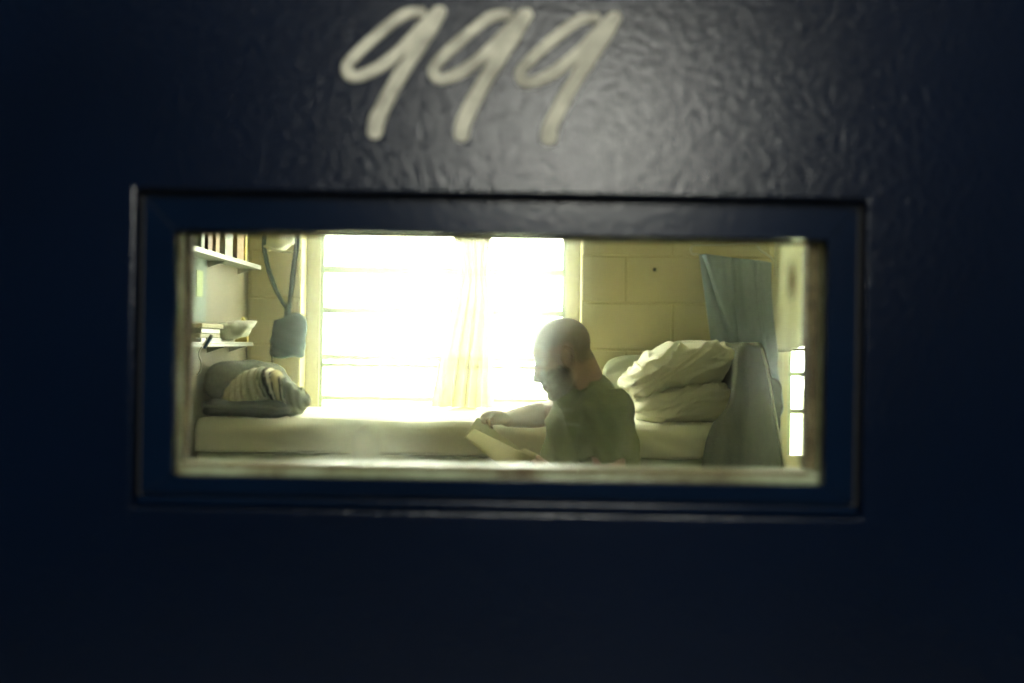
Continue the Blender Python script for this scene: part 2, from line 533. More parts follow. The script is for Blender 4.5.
leaf = plate_with_hole(((-DX + .004, DX - .004), (.008, DZ - .004)), (OX, OZ), D0, D0 + T).build('leaf', M['navy'], door, bevel=.0035, seg=3)
# frame let into the leaf: four lengths with mitred look, a step back from the face
FY = D0 + .009
def lengths(nm, o, i, y0, y1, m, bev):
    (ox, oz), (ix, iz) = o, i
    for poly in ([(ox[0], oz[1]), (ix[0], iz[1]), (ix[1], iz[1]), (ox[1], oz[1])], [(ox[0], oz[0]), (ox[1], oz[0]), (ix[1], iz[0]), (ix[0], iz[0])],
                 [(ox[0], oz[0]), (ix[0], iz[0]), (ix[0], iz[1]), (ox[0], oz[1])], [(ox[1], oz[0]), (ox[1], oz[1]), (ix[1], iz[1]), (ix[1], iz[0])]):
        G().prism(poly, 'y', y0, y1).build(nm, m, door, bevel=bev)
e = .0045
lengths('frame_length', ((OX[0] + e, OX[1] - e), (OZ[0] + .012, OZ[1] - e)), (IX, IZ), FY, FY + .014, M['navy_frame'], .0010)
G().box(OX[0] + .001, OX[1] - .001, FY - .002, FY + .016, OZ[0] + .0005, OZ[0] + .0095).build('frame_ledge', M['navy_frame'], door, bevel=.003, seg=3)
ringmesh(((OX[0], OX[1]), (OZ[0], OZ[1])), ((OX[0] + e, OX[1] - e), (OZ[0] + .0125, OZ[1] - e)), FY + .010, FY + .016).build('frame_backing', M['rubber'], door)
G().box(IX[0] - .006, IX[1] + .006, D0 + .0235, D0 + .0275, IZ[0] - .006, IZ[1] + .006).build('glass_pane', M['door_glass'], door)
glass = bpy.data.objects['glass_pane']
# glass object origin at the middle of the hole so that its grime is laid out on the pane
ctr = Vector(((IX[0] + IX[1]) / 2, D0 + .0255, CZ - .016))
ctr.x = 0
glass.data.transform(Matrix.Translation(-ctr)); glass.location = ctr - Vector((0, 0, 0))
# beads on the far side, cream paint gone rusty
BY0, BY1 = D0 + .028, D0 + .058
bI = ((-.3215, .2925), (CZ - .1235, CZ + .1015))
G().box(OX[0] + .02, OX[1] - .01, BY0, BY1, OZ[0] + .012, bI[1][0]).build('glazing_bead', M['bead'], door, bevel=.003)
G().box(OX[0] + .02, OX[1] - .01, BY0, BY1, bI[1][1], OZ[1] - .02).build('glazing_bead', M['rust'], door, bevel=.003)
G().box(OX[0] + .02, IX[0], BY0, BY0 + .014, bI[1][0], bI[1][1]).build('glazing_bead', M['bead'], door, bevel=.002)
G().box(OX[0] + .02, bI[0][0], BY0 + .014, BY1, bI[1][0], bI[1][1]).build('glazing_bead', M['rust'], door, bevel=.003)
G().box(IX[1], OX[1] - .01, BY0, BY0 + .009, bI[1][0], bI[1][1]).build('glazing_bead', M['bead'], door, bevel=.002)
G().box(bI[0][1], OX[1] - .01, BY0 + .009, BY1, bI[1][0], bI[1][1]).build('glazing_bead', M['rust'], door, bevel=.003)
G().box(bI[0][0], bI[0][1], BY0 - .0005, BY0 + .010, bI[1][0] - .0035, bI[1][0] - .0012).build('putty_line', M['brown_cover'], door)
# painted number
nine = [(421, 12), (409, 13), (396, 20), (374, 38), (356, 55), (347, 67), (351, 76), (363, 75), (384, 64), (404, 47), (422, 28), (438, 12)]
stem = [(440, 12), (431, 28), (420, 45), (406, 66), (394, 86), (384, 105), (377, 120), (375, 131)]
def stroke(g, pts, r0, r1):
    P = catmull([W(p[0], p[1], D0 - .0002) for p in pts], 6)
    P = [Vector((p.x, D0 - .0002, p.z)) for p in P]
    P = [P[0] + (P[0] - P[1]).normalized() * r0 * k for k in (.98, .85, .6, .3)] + P + [P[-1] + (P[-1] - P[-2]).normalized() * r1 * k for k in (.3, .6, .85, .98)]
    n = len(P)
    def rad(i):
        k = min(i, n - 1 - i)
        return (.2, .53, .8, .954)[k] if k < 4 else 1.0
    rr = [(lerp(r0, r1, i / (n - 1)) * (1 + .09 * noise.noise(p * 60)) * rad(i), .0011 * rad(i)) for i, p in enumerate(P)]
    g.tube(P, rr, n=10, caps='flat', up=(0, -1, 0))
for dx, dy, st in ((0, 0, 1.0), (86.5, 2.6, 1.0), (174, 6.0, 1.02)):
    g = G()
    tr = lambda pts: [(dx + 375 + (x - 375) * st, dy + y) for x, y in pts]
    stroke(g, tr(nine), .0052, .0062); stroke(g, tr(stem), .0062, .0082)
    g.build('painted_digit', M['digit'], door, smooth=True)
# corridor lamp on the far wall (its sheen lies on the door), plus an added overhead fill for the digits
LX, LZ = .27, 1.88
lamp = empty('wall_lamp', (LX, CY, LZ))
G().box(LX - .36, LX + .36, CY, CY + .05, LZ - .2, LZ + .2).build('housing', M['steel'], lamp, bevel=.008)
G().box(LX - .33, LX + .33, CY + .05, CY + .075, LZ - .17, LZ + .17).build('diffuser', emissive('lamp_diffuser', (1, 1, .88), 72), lamp, bevel=.006)
tag(lamp, 'white rectangular wall lamp on the dark corridor wall facing the door', 'lamp')
lamp = empty('added_fill_lamp', (.1, -.1, ZT))
G().box(-.4, .6, -.22, .02, ZT - .05, ZT).build('housing', M['steel'], lamp, bevel=.008)
G().box(-.38, .58, -.20, .0, ZT - .075, ZT - .05).build('diffuser', emissive('fill_lamp_diffuser', (1, .99, .92), 24), lamp, bevel=.006)
tag(lamp, 'added overhead fill lamp in the corridor, lighting the painted digits', 'lamp')

# ------------------------------------------------------------------ bed along the back wall
BF, BT = 3.55, .742                       # front edge and top of the bed
BX0, BX1 = -1.13, .86
bed = empty('bed', ((BX0 + BX1) / 2, 3.92, 0))
for y0, y1 in ((BF + .005, BF + .045), (4.235, 4.275)):
    G().box(BX0 + .01, BX1 + .03, y0, y1, .555, .632).build('side_rail', M['bedmetal'], bed, bevel=.006)
G().box(BX0 + .01, BX1 + .03, BF + .045, 4.235, .600, .628).build('base_panel', M['bedmetal'], bed)
for x in (BX0 + .01, BX1 - .01):
    for y in (BF + .005, 4.235):
        G().box(x, x + .04, y, y + .04, 0, .555).build('leg', M['bedmetal'], bed, bevel=.004)
g = G().tube(catmull([(BX1 + .018, BF + .03, .63), (BX1 + .018, BF + .03, .93), (BX1 + .018, BF + .07, .985), (BX1 + .018, BF + .13, 1.0), (BX1 + .018, 4.12, 1.0),
                      (BX1 + .018, 4.2, .985), (BX1 + .018, 4.24, .93), (BX1 + .018, 4.24, .63)], 5), .014)
g.build('end_rail', M['bedmetal'], bed, smooth=True)
for y in (3.78, 4.0):
    G().tube([(BX1 + .018, y, .63), (BX1 + .018, y, 1.0)], .009).build('end_bar', M['bedmetal'], bed, smooth=True)
tag(bed, 'metal bed frame along the wall under the bright window', 'bed')

def softbox(c, h, e=.55, nu=44, nv=26, fn=None, rot=None):
    """pillow or mattress: super-ellipsoid with half sizes h; fn(unit) -> extra offset along the radius"""
    g = G(); vs = []; fs = []
    pw = lambda a, k: math.copysign(abs(a) ** k, a)
    for i in range(nv + 1):
        la = -math.pi / 2 + math.pi * i / nv
        for j in range(nu):
            lo = 2 * math.pi * j / nu
            p = Vector((pw(math.cos(la), e) * pw(math.cos(lo), .45) * h[0], pw(math.cos(la), e) * pw(math.sin(lo), .45) * h[1], pw(math.sin(la), .9) * h[2]))
            if fn: p = fn(p)
            if rot: p = rot @ p
            vs.append(Vector(c) + p)
    for i in range(nv):
        for j in range(nu):
            a, b = i * nu + j, i * nu + (j + 1) % nu
            fs.append((a, b, b + nu, a + nu))
    return g.add(vs, fs)

mg = G().box(BX0 + .012, BX1 - .004, BF + .012, 4.278, .633, BT - .006)
tag(mg.build('mattress', M['ticking'], bevel=.03, seg=4), 'thin mattress lying on the metal bed frame under the sheet', 'mattress')

# sheet: over the top, round the front edge, tucked under, with soft creases
def sheet():
    prof = []                               # (y, z) round the mattress, from the wall to under the front edge
    for k in range(26): prof.append((4.276 - (4.276 - BF - .035) * k / 25, BT))
    for k in range(1, 7):
        a = R(90 * k / 6); prof.append((BF + .035 - .035 * math.sin(a), BT - .035 + .035 * math.cos(a)))
    for k in range(1, 7): prof.append((BF, BT - .035 - .068 * k / 6))
    nx = 150
    vs = []; fs = []
    m = len(prof)
    for i in range(nx + 1):
        x = lerp(BX0 + .006, BX1 + .0, i / nx)
        for j, (y, z) in enumerate(prof):
            n1 = noise.noise(Vector((x * 3.2, y * 4, 1.7))); n2 = noise.noise(Vector((x * 9 + y * 5, y * 7 - x * 3, 5.1)))
            if j < 26:
                edge = sstep(0, 8, 25 - j + 2)
                dz = .004 + .009 * n1 + .012 * max(0, n2) * edge
                vs.append((x, y, z + dz + .004 * sstep(20, 25, j)))
            else:
                t = (j - 25) / 12
                f = noise.noise(Vector((x * 7 - t * 1.4, t * 1.6, 8.2)))
                dy = -.004 - .024 * max(0, f) * math.sin(math.pi * min(1, t * .9)) + .003 * n2
                zz = z + (.008 * n1 if t < .6 else 0) + .005 * noise.noise(Vector((x * 2.5, 3, 9))) * t
                vs.append((x, y + dy, zz))
    for i in range(nx):
        for j in range(m - 1):
            a = i * m + j
            fs.append((a, a + 1, a + 1 + m, a + m))
    return G().add(vs, fs)
sh = link('bed_sheet', sheet().mesh('bed_sheet', True), M['sheet'])
sm = sh.modifiers.new('t', 'SOLIDIFY'); sm.thickness = .003; sm.offset = 1
tag(sh, 'white sheet pulled tight over the mattress below the window', 'bed sheet')

# ------------------------------------------------------------------ pillows at the right end of the bed
def creases(c, amp, fx, seed, tilt=.35):
    def f(p, n):
        q = p - Vector(c)
        w = noise.noise(Vector((q.x * 4, q.z * 5, seed + q.y * 3)))
        a = noise.noise(Vector(((q.z - q.x * tilt + .05 * w) * fx, q.x * 2.0 + q.y * 2, seed)))
        a2 = noise.noise(Vector(((q.z - q.x * tilt * .4 + .03 * w) * fx * 1.9, q.x * 4.5 + q.y * 3, seed + 5)))
        b = noise.noise(Vector((q.x * 6, q.z * 8, seed + 3 + q.y * 6)))
        r = max(0, 1 - abs(a) * 4.5) ** 1.5; r2 = max(0, 1 - abs(a2) * 4) ** 1.5
        return amp * (.9 * r + .55 * r2 + b * .7 - .35)
    return f
def pillow(name, g, mt, voxel, amp, fx, seed, c, label, tilt=.35, cat='pillow', group=None):
    me = remesh(g, voxel, 3, name)
    displace(me, creases(c, amp, fx, seed, tilt))
    o = link(name, me, mt)
    return tag(o, label, cat, group)
def tab(t, T):
    for k in range(len(T) - 1):
        if t <= T[k + 1][0]:
            return lerp(T[k][1], T[k + 1][1], sstep(0, 1, (t - T[k][0]) / (T[k + 1][0] - T[k][0])) * .4 + .6 * max(0, (t - T[k][0]) / (T[k + 1][0] - T[k][0])))
    return T[-1][1]
def slab(x0, x1, y0, y1, lo, hi, e=.45, shear=0.):
    """soft slab whose underside and top follow tables along x"""
    hx, hy = (x1 - x0) / 2, (y1 - y0) / 2
    def fn(p):
        t = (p.x / hx + 1) / 2
        return Vector((p.x + (x0 + x1) / 2, p.y + (y0 + y1) / 2 + shear * t, lerp(tab(t, lo), tab(t, hi), (p.z + 1) / 2)))
    return softbox((0, 0, 0), (hx, hy, 1), e, fn=fn, nu=60, nv=40)
# lower pillow: a wedge, thicker to the right
pillow('pillow', slab(.468, .835, 3.64, 4.14, [(0, BT + .014), (1, BT + .014)], [(0, .842), (.5, .885), (1, .925)]), M['pillow'], .006, .022, 24, 2.2, (.64, 3.66, .82),
       'cream pillow lying flat on the sheet, the lower one beside the olive blanket', .45)
# upper pillow: plump, slumping to the left over the lower one
pillow('pillow', slab(.425, .835, 3.63, 4.15, [(0, .842), (.15, .845), (.5, .880), (1, .925)], [(0, .905), (.12, .945), (.3, 1.0), (.55, 1.042), (.75, 1.062), (1, 1.045)]), M['pillow'], .006, .028, 24, 7.7, (.62, 3.64, .97),
       'plump creased cream pillow on top of the pillow pile beside the olive blanket', .55)
rot = Matrix.Rotation(R(-68), 3, 'X')
pillow('pillow', softbox((.60, 4.215, BT + .130), (.215, .125, .04), .7, rot=Matrix.Rotation(R(80), 3, 'X')), M['pillow_grey'], .011, .005, 8, 4.4, (.5, 4.1, .87),
       'pale grey pillow leaning on the block wall behind the cream pillows')

# ------------------------------------------------------------------ olive blanket hung over the end of the bed
def outline(d, pts): return [((W(x, y, d)).x, (W(x, y, d)).z) for x, y in pts]
oq = outline(3.47, [(736, 350), (739, 345), (750, 344), (760, 346), (764, 352), (768, 375), (774, 410), (780, 445), (784, 470), (792, 520), (800, 560),
                    (690, 560), (696, 510), (705, 468), (711, 440), (718, 424), (727, 408), (732, 392), (735, 372)])
g = G().prism(oq, 'y', 3.455, 3.525)
zt = W(750, 344, 3.47).z
g.prism([(.838, .80), (.838, zt - .02), (.848, zt), (.885, zt), (.91, zt - .03), (.955, .45), (.985, .32), (.93, .32), (.905, .62), (.905, .80)], 'y', 3.50, 4.15)
me = remesh(g, .011, 6, 'blanket')
def folds(p, n):
    t = (p.x - .80) / (.08 + (1.04 - p.z) * .34)
    a = math.sin(t * 9 + 1.2 * noise.noise(Vector((t * 3, p.y * 2, p.z * 1.5))))
    return .007 * a + .006 * noise.noise(Vector((p.x * 14, p.y * 9, p.z * 4)))
displace(me, folds)
bl = link('blanket', me, M['olive_blanket'])
tag(bl, 'grey olive blanket hung over the end rail of the bed', 'blanket')
ed = catmull([W(x, y, 3.452) for x, y in [(762, 350), (768.5, 376), (774.5, 410), (780.5, 445), (785, 470), (793, 520), (800, 556)]], 4)
G().tube(ed, .0042, n=8).build('edge_piping', M['piping'], bl, smooth=True)
# bunched dark cloth behind the blanket
g = G().ell(W(770, 388, 4.0), (.05, .035, .05)).ell(W(772, 406, 4.0), (.045, .03, .06)).ell(W(768, 425, 4.0), (.05, .035, .09)).ell(W(766, 460, 4.0), (.05, .03, .10))
g.tube([W(766, 480, 4.0), W(768, 560, 4.0)], [.045, .04])
me = remesh(g, .012, 4, 'jacket'); displace(me, lambda p, n: .008 * noise.noise(p * 22))
tag(link('jacket', me, M['dark_cloth']), 'dark green jacket bunched behind the olive blanket beside the blue towel', 'jacket')

# ------------------------------------------------------------------ left end of the bed: grey pillow, striped blanket, dark roll
cpt = W(222, 388, 3.92)
pillow('pillow', slab(-1.132, -.885, 3.58, 3.92, [(0, BT + .055), (1, BT + .02)], [(0, .95), (.35, .962), (.7, .945), (1, .87)], .38, .28), M['grey_pillow'], .009, .010, 9, 9.1, tuple(cpt),
       'heather grey pillow against the wall at the left end of the bed')
# dark rolled blanket along the front
DARK = (.035, .040, .038); CREAM = (.72, .66, .48); OLV = (.10, .11, .055); GRY = (.30, .31, .24); BLK = (.02, .022, .022); TAN = (.50, .42, .22)
pts = [(200, 407, 3.64), (220, 407, 3.645), (240, 408, 3.655), (262, 409, 3.665), (280, 410, 3.67), (287, 410.5, 3.68)]
P = catmull([W(*p) for p in pts], 8)
P = [Vector((max(p.x, XL + .045), p.y, max(p.z, BT + .036))) for p in P]
P = [p for i, p in enumerate(P) if i == 0 or (p - P[i - 1]).length > .004]
g = G()
m = len(P)
g.tube(P, [(.075 if i < m - 4 else .07 - .006 * (i - m + 4), .034 if i < m - 4 else .034 - .002 * (i - m + 4)) for i in range(m)], n=20)
me = remesh(g, .007, 3, 'rolled_blanket')
displace(me, lambda p, n: .004 * noise.noise(Vector((p.x * 14, p.y * 20, p.z * 30))) + .003 * math.sin(p.z * 190 + 2 * noise.noise(p * 9)))
def dcol(p):
    k = math.sin(p[2] * 170 + p[0] * 8 + 2 * noise.noise(Vector(p) * 8))
    return mix3(DARK, (.10, .105, .085), sstep(.5, .9, k))
paint(me, dcol)
tag(link('rolled_blanket', me, M['stripe']), 'dark charcoal rolled blanket lying along the sheet under the grey pillow', 'blanket')
# striped knit blanket folded into a mound on top
pts = [(238, 404, 3.71), (246, 394, 3.71), (255, 386, 3.72), (265, 382, 3.73), (275, 388, 3.74), (284, 395, 3.75), (291, 399, 3.76), (296, 402, 3.77)]
P = catmull([W(*p) for p in pts], 8)
rad = [.060, .066, .064, .056, .050, .045, .040, .036]
rr = []
for i in range(len(P)):
    t = i / (len(P) - 1) * 7; k = min(6, int(t)); r = lerp(rad[k], rad[k + 1], t - k)
    rr.append((.10, r))
g = G().tube(P, rr, n=24, up=(0, 0, 1))
lo = [W(288, 409, 3.71), W(296, 408, 3.76), W(303, 402, 3.83), W(301, 394, 3.85), W(293, 391, 3.83)]
g.tube(catmull(lo, 5), (.026), n=12)
lo2 = [W(283, 404, 3.71), W(292, 402, 3.73), W(299, 398, 3.78)]
g.tube(catmull(lo2, 5), .022, n=12)
me = remesh(g, .007, 3, 'striped_blanket')
ax0 = W(238, 402, 3.74); ax1 = W(300, 396, 3.74)
axd = (ax1 - ax0).normalized(); axl = (ax1 - ax0).length
def sparam(p):
    q = Vector(p) - ax0
    return q.dot(axd) / axl + .25 * (q.z - (BT + .09 - ax0.z)) + .05 * noise.noise(Vector(p) * 7)
def scol(p):
    t = sparam(p)
    fine = .5 + .5 * math.sin(t * 120)
    if t < .02: c = mix3(CREAM, TAN, .5)
    elif t < .26: c = mix3(CREAM, (.50, .47, .36), fine)
    elif t < .50: c = mix3(GRY, CREAM, .25 + .35 * fine)
    elif t < .56: c = mix3(OLV, GRY, fine)
    elif t < .62: c = BLK
    elif t < .66: c = CREAM
    elif t < .68: c = BLK
    elif t < .76: c = TAN
    elif t < .79: c = BLK
    elif t < .82: c = CREAM
    elif t < .88: c = mix3(DARK, OLV, .4)
    else: c = mix3(OLV, (.09, .10, .06), fine)
    return c
displace(me, lambda p, n: .004 * math.sin(sparam(p) * 55) + .006 * noise.noise(Vector((p.x * 9, p.y * 14, p.z * 12))))
paint(me, scol)
tag(link('striped_blanket', me, M['stripe']), 'cream and olive striped knit blanket folded in a heap on the bed', 'blanket')

# ------------------------------------------------------------------ sheer curtain in the middle of the window
def cloth_grid(nu, nv, fn):
    vs = [fn(i / nu, j / nv) for j in range(nv + 1) for i in range(nu + 1)]
    fs = [(j * (nu + 1) + i, j * (nu + 1) + i + 1, (j + 1) * (nu + 1) + i + 1, (j + 1) * (nu + 1) + i) for j in range(nv) for i in range(nu)]
    return G().add(vs, fs)
CYD = 4.335
def curtain(u, v):
    z = lerp(2.10, BT + .012, v)
    py = 341.5 - (z - CZ) * FPX / CYD
    def edge(tab):
        for k in range(len(tab) - 1):
            if py <= tab[k + 1][0] or k == len(tab) - 2:
                return lerp(tab[k][1], tab[k + 1][1], min(1, max(0, (py - tab[k][0]) / (tab[k + 1][0] - tab[k][0]))))
    l = edge([(80, 445), (240, 452), (275, 459), (300, 452), (350, 440), (412, 431)])
    r = edge([(80, 500), (240, 489), (275, 487), (300, 492), (350, 493), (412, 494)])
    px = lerp(l, r, u + .016 * math.sin(u * 25 + 1))
    amp = .012 + .016 * sstep(270, 400, py)
    y = CYD + amp * math.sin(u * 31 + 1.5 * math.sin(v * 4 + u * 5)) + .006 * math.sin(u * 67 + v * 6)
    return ((px - 512) * CYD / FPX, min(y, 4.398), z)
cu = link('curtain', cloth_grid(110, 60, curtain).mesh('curtain', True), M['sheer'])
tag(cu, 'sheer cream curtain panel hanging in folds in front of the bright window', 'curtain')
rod = empty('curtain_rod', (-.3, 4.27, 2.12))
G().tube([(-1.0, 4.33 - .08, 2.115), (.38, 4.33 - .08, 2.115)], .008).build('rod', M['steel'], rod, smooth=True)
for x in (-.97, .35):
    G().box(x - .012, x + .012, 4.235, BACK, 2.10, 2.13).build('bracket', M['steel'], rod, bevel=.003)
tag(rod, 'thin steel curtain rod fixed on the block wall above the window', 'curtain rod')

# ------------------------------------------------------------------ right: wire rail, blue towel, cream cloth on the second window
TD = 4.13
rail = empty('wire_rail', tuple(W(730, 248, TD)))
a, b = W(692, 249, TD), W(757, 245, TD)
g = G().tube(catmull([W(697, 254, TD), W(692.5, 254, TD), W(690.5, 250, TD), W(692.5, 246, TD), W(697, 245, TD), W(725, 244.5, TD), W(752, 242, TD), W(757, 245, TD), W(760, 250, TD),
                      W(766, 254, TD), W(772, 259, TD), W(775, 266, TD), W(775, 274, TD)], 6), .0045, n=8)
g.build('wire', M['wire'], rail, smooth=True)
for px in (700, 752):
    p = W(px, 244, TD)
    G().tube([(p.x, TD, p.z), (p.x, BACK + .003, p.z + .02)], .004, n=8).build('wall_hook', M['wire'], rail, smooth=True)
tag(rail, 'bent white wire rail on the block wall above the blue towel', 'wire rail')
def towel(u, v):
    # left and right edges of the hanging towel
    py = lerp(lerp(254, 263, u), 428, v)
    l = lerp(699, 722, min(1, v * 1.0)) + 26 * sstep(.55, 1, v)
    r = lerp(770, 781, sstep(.1, .9, v)) + 3 * math.sin(v * 9) * sstep(.5, .9, v) - 8 * sstep(.88, 1, v)
    px = lerp(l, r, u)
    fold = .016 * math.sin(u * 9 + 2.0 * v + 1.0) * (.3 + .7 * v) + .012 * math.exp(-((u - .78) / .025) ** 2) - .012 * math.exp(-((u - .45 + .03 * v) / .03) ** 2) + .005 * math.sin(u * 31 - 3 * v)
    fold += .03 * sstep(.02, .05, u - .02 - .55 * v) * (1 if v < .6 else 0)
    p = W(px, py, TD + .02)
    return (p.x, TD + .02 - fold, p.z)
tw = link('towel', cloth_grid(80, 60, towel).mesh('towel', True), M['blue_towel'])
sm = tw.modifiers.new('t', 'SOLIDIFY'); sm.thickness = .004
tag(tw, 'faded blue towel hanging in folds from the wire rail', 'towel')
lp = empty('towel_loop', (0, 0, 0)); bpy.data.objects.remove(lp)
KD = 4.235
def kcloth(u, v):
    p0 = W(772, 244, KD); p1 = W(768, lerp(346, 352, 0), KD)
    x = lerp(p0.x, 1.50, u) + .012 * math.sin(v * 5) * (1 - u)
    z = lerp(1.66, W(780, 350, KD).z - .012 * math.sin(u * 11) + .02 * u, v)
    y = KD + .012 * math.sin(u * 21 + 1.4 * v) * (.5 + .5 * v) - .012 * sstep(.9, 1, v)
    return (x, y, z)
kc = link('window_cloth', cloth_grid(70, 40, kcloth).mesh('window_cloth', True), M['cream_cloth'])
sm = kc.modifiers.new('t', 'SOLIDIFY'); sm.thickness = .003
tag(kc, 'cream cloth pinned over the upper part of the narrow window at right', 'cloth')
p = W(772, 350, KD)
g = G().tube([(p.x, KD - .006, p.z - .002), (1.50, KD - .004, p.z + .016)], .007, n=10)
g.build('hem', M['white_cloth'], kc, smooth=True)
for x in (1.13, 1.32, 1.48):
    G().tube([(x, KD - .02, 1.645), (x, BACK + .003, 1.645)], .006, n=8).build('pin', M['steel'], kc, smooth=True)
# white casing beside the narrow window
tg = G().box(1.140, 1.166, BACK - .018, BACK + .002, .45, 2.06).build('trim_1', M['winframe'], bevel=.003)
struct(tg)

nl = empty('nail', tuple(W(654, 271, BACK)))
q = W(654, 271, BACK)
G().tube([(q.x, BACK + .004, q.z), (q.x, BACK - .022, q.z + .004)], .0035, n=8).build('shank', M['rubber'], nl, smooth=True)
G().tube([(q.x, BACK - .020, q.z + .004), (q.x, BACK - .025, q.z + .005)], .009, n=10, caps='flat').build('head', M['rubber'], nl, smooth=True)
tag(nl, 'small dark nail in the yellow block wall left of the blue towel', 'nail')

# ------------------------------------------------------------------ hanging pouch on a strap, left of the window
HD = 4.13
pouch = empty('hanging_pouch', tuple(W(289, 357, HD)))
def ring(px, py, wpx, dep): return W(px, py, HD), (wpx / 2 * HD / FPX, dep)
secs = [(289, 315.5, 12, .02), (290, 317, 25, .034), (290, 320, 32, .044), (290, 328, 34, .048), (288.5, 340, 35, .050), (287.0, 350, 34.5, .048), (286.5, 355.5, 33, .046), (286.5, 357.5, 29, .042)]
P = []; rr = []
for px, py, w, dp in secs:
    p, r = ring(px, py, w, dp); P.append(p); rr.append((r[0], dp))
g = G().tube(P, [(r[0], r[1]) for r in rr], n=24, up=(0, 1, 0), caps='flat')
me = remesh(g, .006, 3, 'bag')
displace(me, lambda p, n: .004 * math.sin(p.z * 120 + p.x * 60) * sstep(W(288, 335, HD).z + .03, W(288, 345, HD).z, p.z) + .004 * noise.noise(p * 26))
link('bag', me, M['pouch'], pouch)
HK = W(281, 205, HD)
def strap(nm, pts, w):
    Q = catmull([W(x, y, d) for x, y, d in pts], 8)
    G().tube(Q, [(w * k, .0025) for k in [lerp(.8, 1.25, math.sin(math.pi * i / (len(Q) - 1))) for i in range(len(Q))]], n=8, up=(0, -1, 0)).build(nm, M['pouch'], pouch, smooth=True)
strap('strap', [(281, 205, HD), (268, 225, HD), (264, 244, HD), (268, 268, HD), (275, 288, HD - .01), (283, 303, HD - .01), (287, 309, HD)], .008)
strap('strap', [(283, 205, HD), (294, 222, HD), (297, 240, HD), (294, 265, HD), (292, 285, HD), (290, 300, HD), (289, 309, HD)], .009)
G().tube([W(288, 305, HD), W(287.5, 311, HD), W(288, 317, HD)], [.012, .013, .016], n=10).build('knot', M['pouch'], pouch, smooth=True)
G().tube(catmull([W(273, 338, HD - .02), W(271, 349, HD - .03), W(272.5, 358, HD - .03), W(271, 364, HD - .03), W(267.5, 368, HD - .03)], 5), .004, n=8).build('drawcord', M['dark_cloth'], pouch, smooth=True)
tag(pouch, 'slate blue cloth pouch hanging by a long strap left of the window', 'pouch')
hook = empty('wall_hook', tuple(HK))
G().tube(catmull([(HK.x, BACK + .003, HK.z + .01), (HK.x, HD + .0, HK.z + .006), (HK.x, HD - .03, HK.z + .01), (HK.x, HD - .035, HK.z + .03)], 5), .005, n=10).build('prong', M['steel'], hook, smooth=True)
G().box(HK.x - .02, HK.x + .02, BACK - .006, BACK, HK.z - .03, HK.z + .05).build('plate', M['steel'], hook, bevel=.002)
tag(hook, 'steel coat hook on the block wall above the hanging pouch', 'hook')
# white cloth cap hanging behind the strap
HB = HD + .05
g = G()
P = [W(x, y, HB) for x, y in [(280, 210), (280, 222), (279, 234), (279.5, 243), (281, 249)]]
g.tube(P, [(.02, .02), (.04, .03), (.062, .045), (.068, .05), (.058, .045)], n=20, up=(0, 1, 0), caps='flat')
me = remesh(g, .007, 3, 'cap'); displace(me, lambda p, n: .006 * math.sin(p.x * 70 + 2 * p.z * 9) + .004 * noise.noise(p * 20))
cp = link('cloth_cap', me, M['white_cloth'])
Q = [W(x, y, HB - .052) for x, y in [(264.5, 246), (272, 249.5), (281, 251.5), (291, 252)]]
G().tube(catmull(Q, 5), .005, n=8).build('hem', M['white_cloth'], cp, smooth=True)
tag(cp, 'white cotton bundle hanging behind the strap of the blue pouch', 'cloth')

# ------------------------------------------------------------------ shelves on the left wall
SX = -1.058
def shelf(z, label, y0=2.95, y1=4.262):
    s = empty('wall_shelf', (XL, (y0 + y1) / 2, z))
    G().box(XL + .001, SX, y0, y1, z - .010, z).build('board', M['shelf'], s, bevel=.002)
    G().box(SX - .006, SX, y0, y1, z, z + .008).build('front_lip', M['shelf'], s, bevel=.002)
    for y in (3.15, 3.72, y1 - .06):
        G().prism([(XL + .001, z - .010), (SX - .01, z - .010), (XL + .001, z - .035)], 'y', y, y + .006).build('bracket', M['shelf'], s)
    tag(s, label, 'shelf')
ZU = W(255, 263, 4.2).z - .020; ZLo = W(235, 344, 3.75).z
shelf(ZU, 'white wall shelf near the top edge, with upright books on it', y1=4.18)
shelf(ZLo, 'white wall shelf beside the hanging pouch, with papers on it', y1=4.07)
def book(name, x0, x1, y0, y1, z0, z1, cov, label, group):
    b = empty(name, ((x0 + x1) / 2, (y0 + y1) / 2, z0))
    G().box(x0, x1, y0, y0 + .003, z0, z1).box(x0, x1, y1 - .003, y1, z0, z1).box(x1 - .003, x1, y0, y1, z0, z1).build('cover', cov, b, bevel=.001)
    G().box(x0 + .003, x1 - .004, y0 + .0035, y1 - .0035, z0 + .003, z1 - .004).build('page_block', M['paper'], b)
    tag(b, label, 'book', group)
for y, t, h, mt, nm in ((3.40, .035, .20, 'grey_cover', 'grey green book standing nearest on the upper shelf'), (3.475, .05, .23, 'brown_cover', 'brown book standing next to the nearest grey book on the upper shelf'),
                    (3.565, .045, .21, 'amber_cover', 'amber brown book in the middle of the upper shelf row'), (3.68, .10, .24, 'grey_cover', 'thick pale grey book in the upper shelf row'),
                    (3.84, .10, .22, 'amber_cover', 'thick amber book, the farther of the two amber ones on the upper shelf'), (3.96, .025, .24, 'yellow_card', 'thin yellow book at the far end of the upper shelf row')):
    book('book', XL + .004, SX - .008, y, y + t, ZU, ZU + h, M[mt], nm, 'books on the upper shelf')
# cards on the wall between the shelves
tag(G().box(XL - .0005, XL + .003, 3.36, 3.70, 1.10, 1.33).build('poster', M['card_grey'], bevel=.001), 'grey green poster fixed on the wall between the two shelves', 'poster')
tag(G().box(XL + .003, XL + .006, 3.575, 3.65, 1.19, 1.285).build('note_card', M['card_green'], bevel=.0008), 'pale green note card stuck on the grey green poster', 'card')
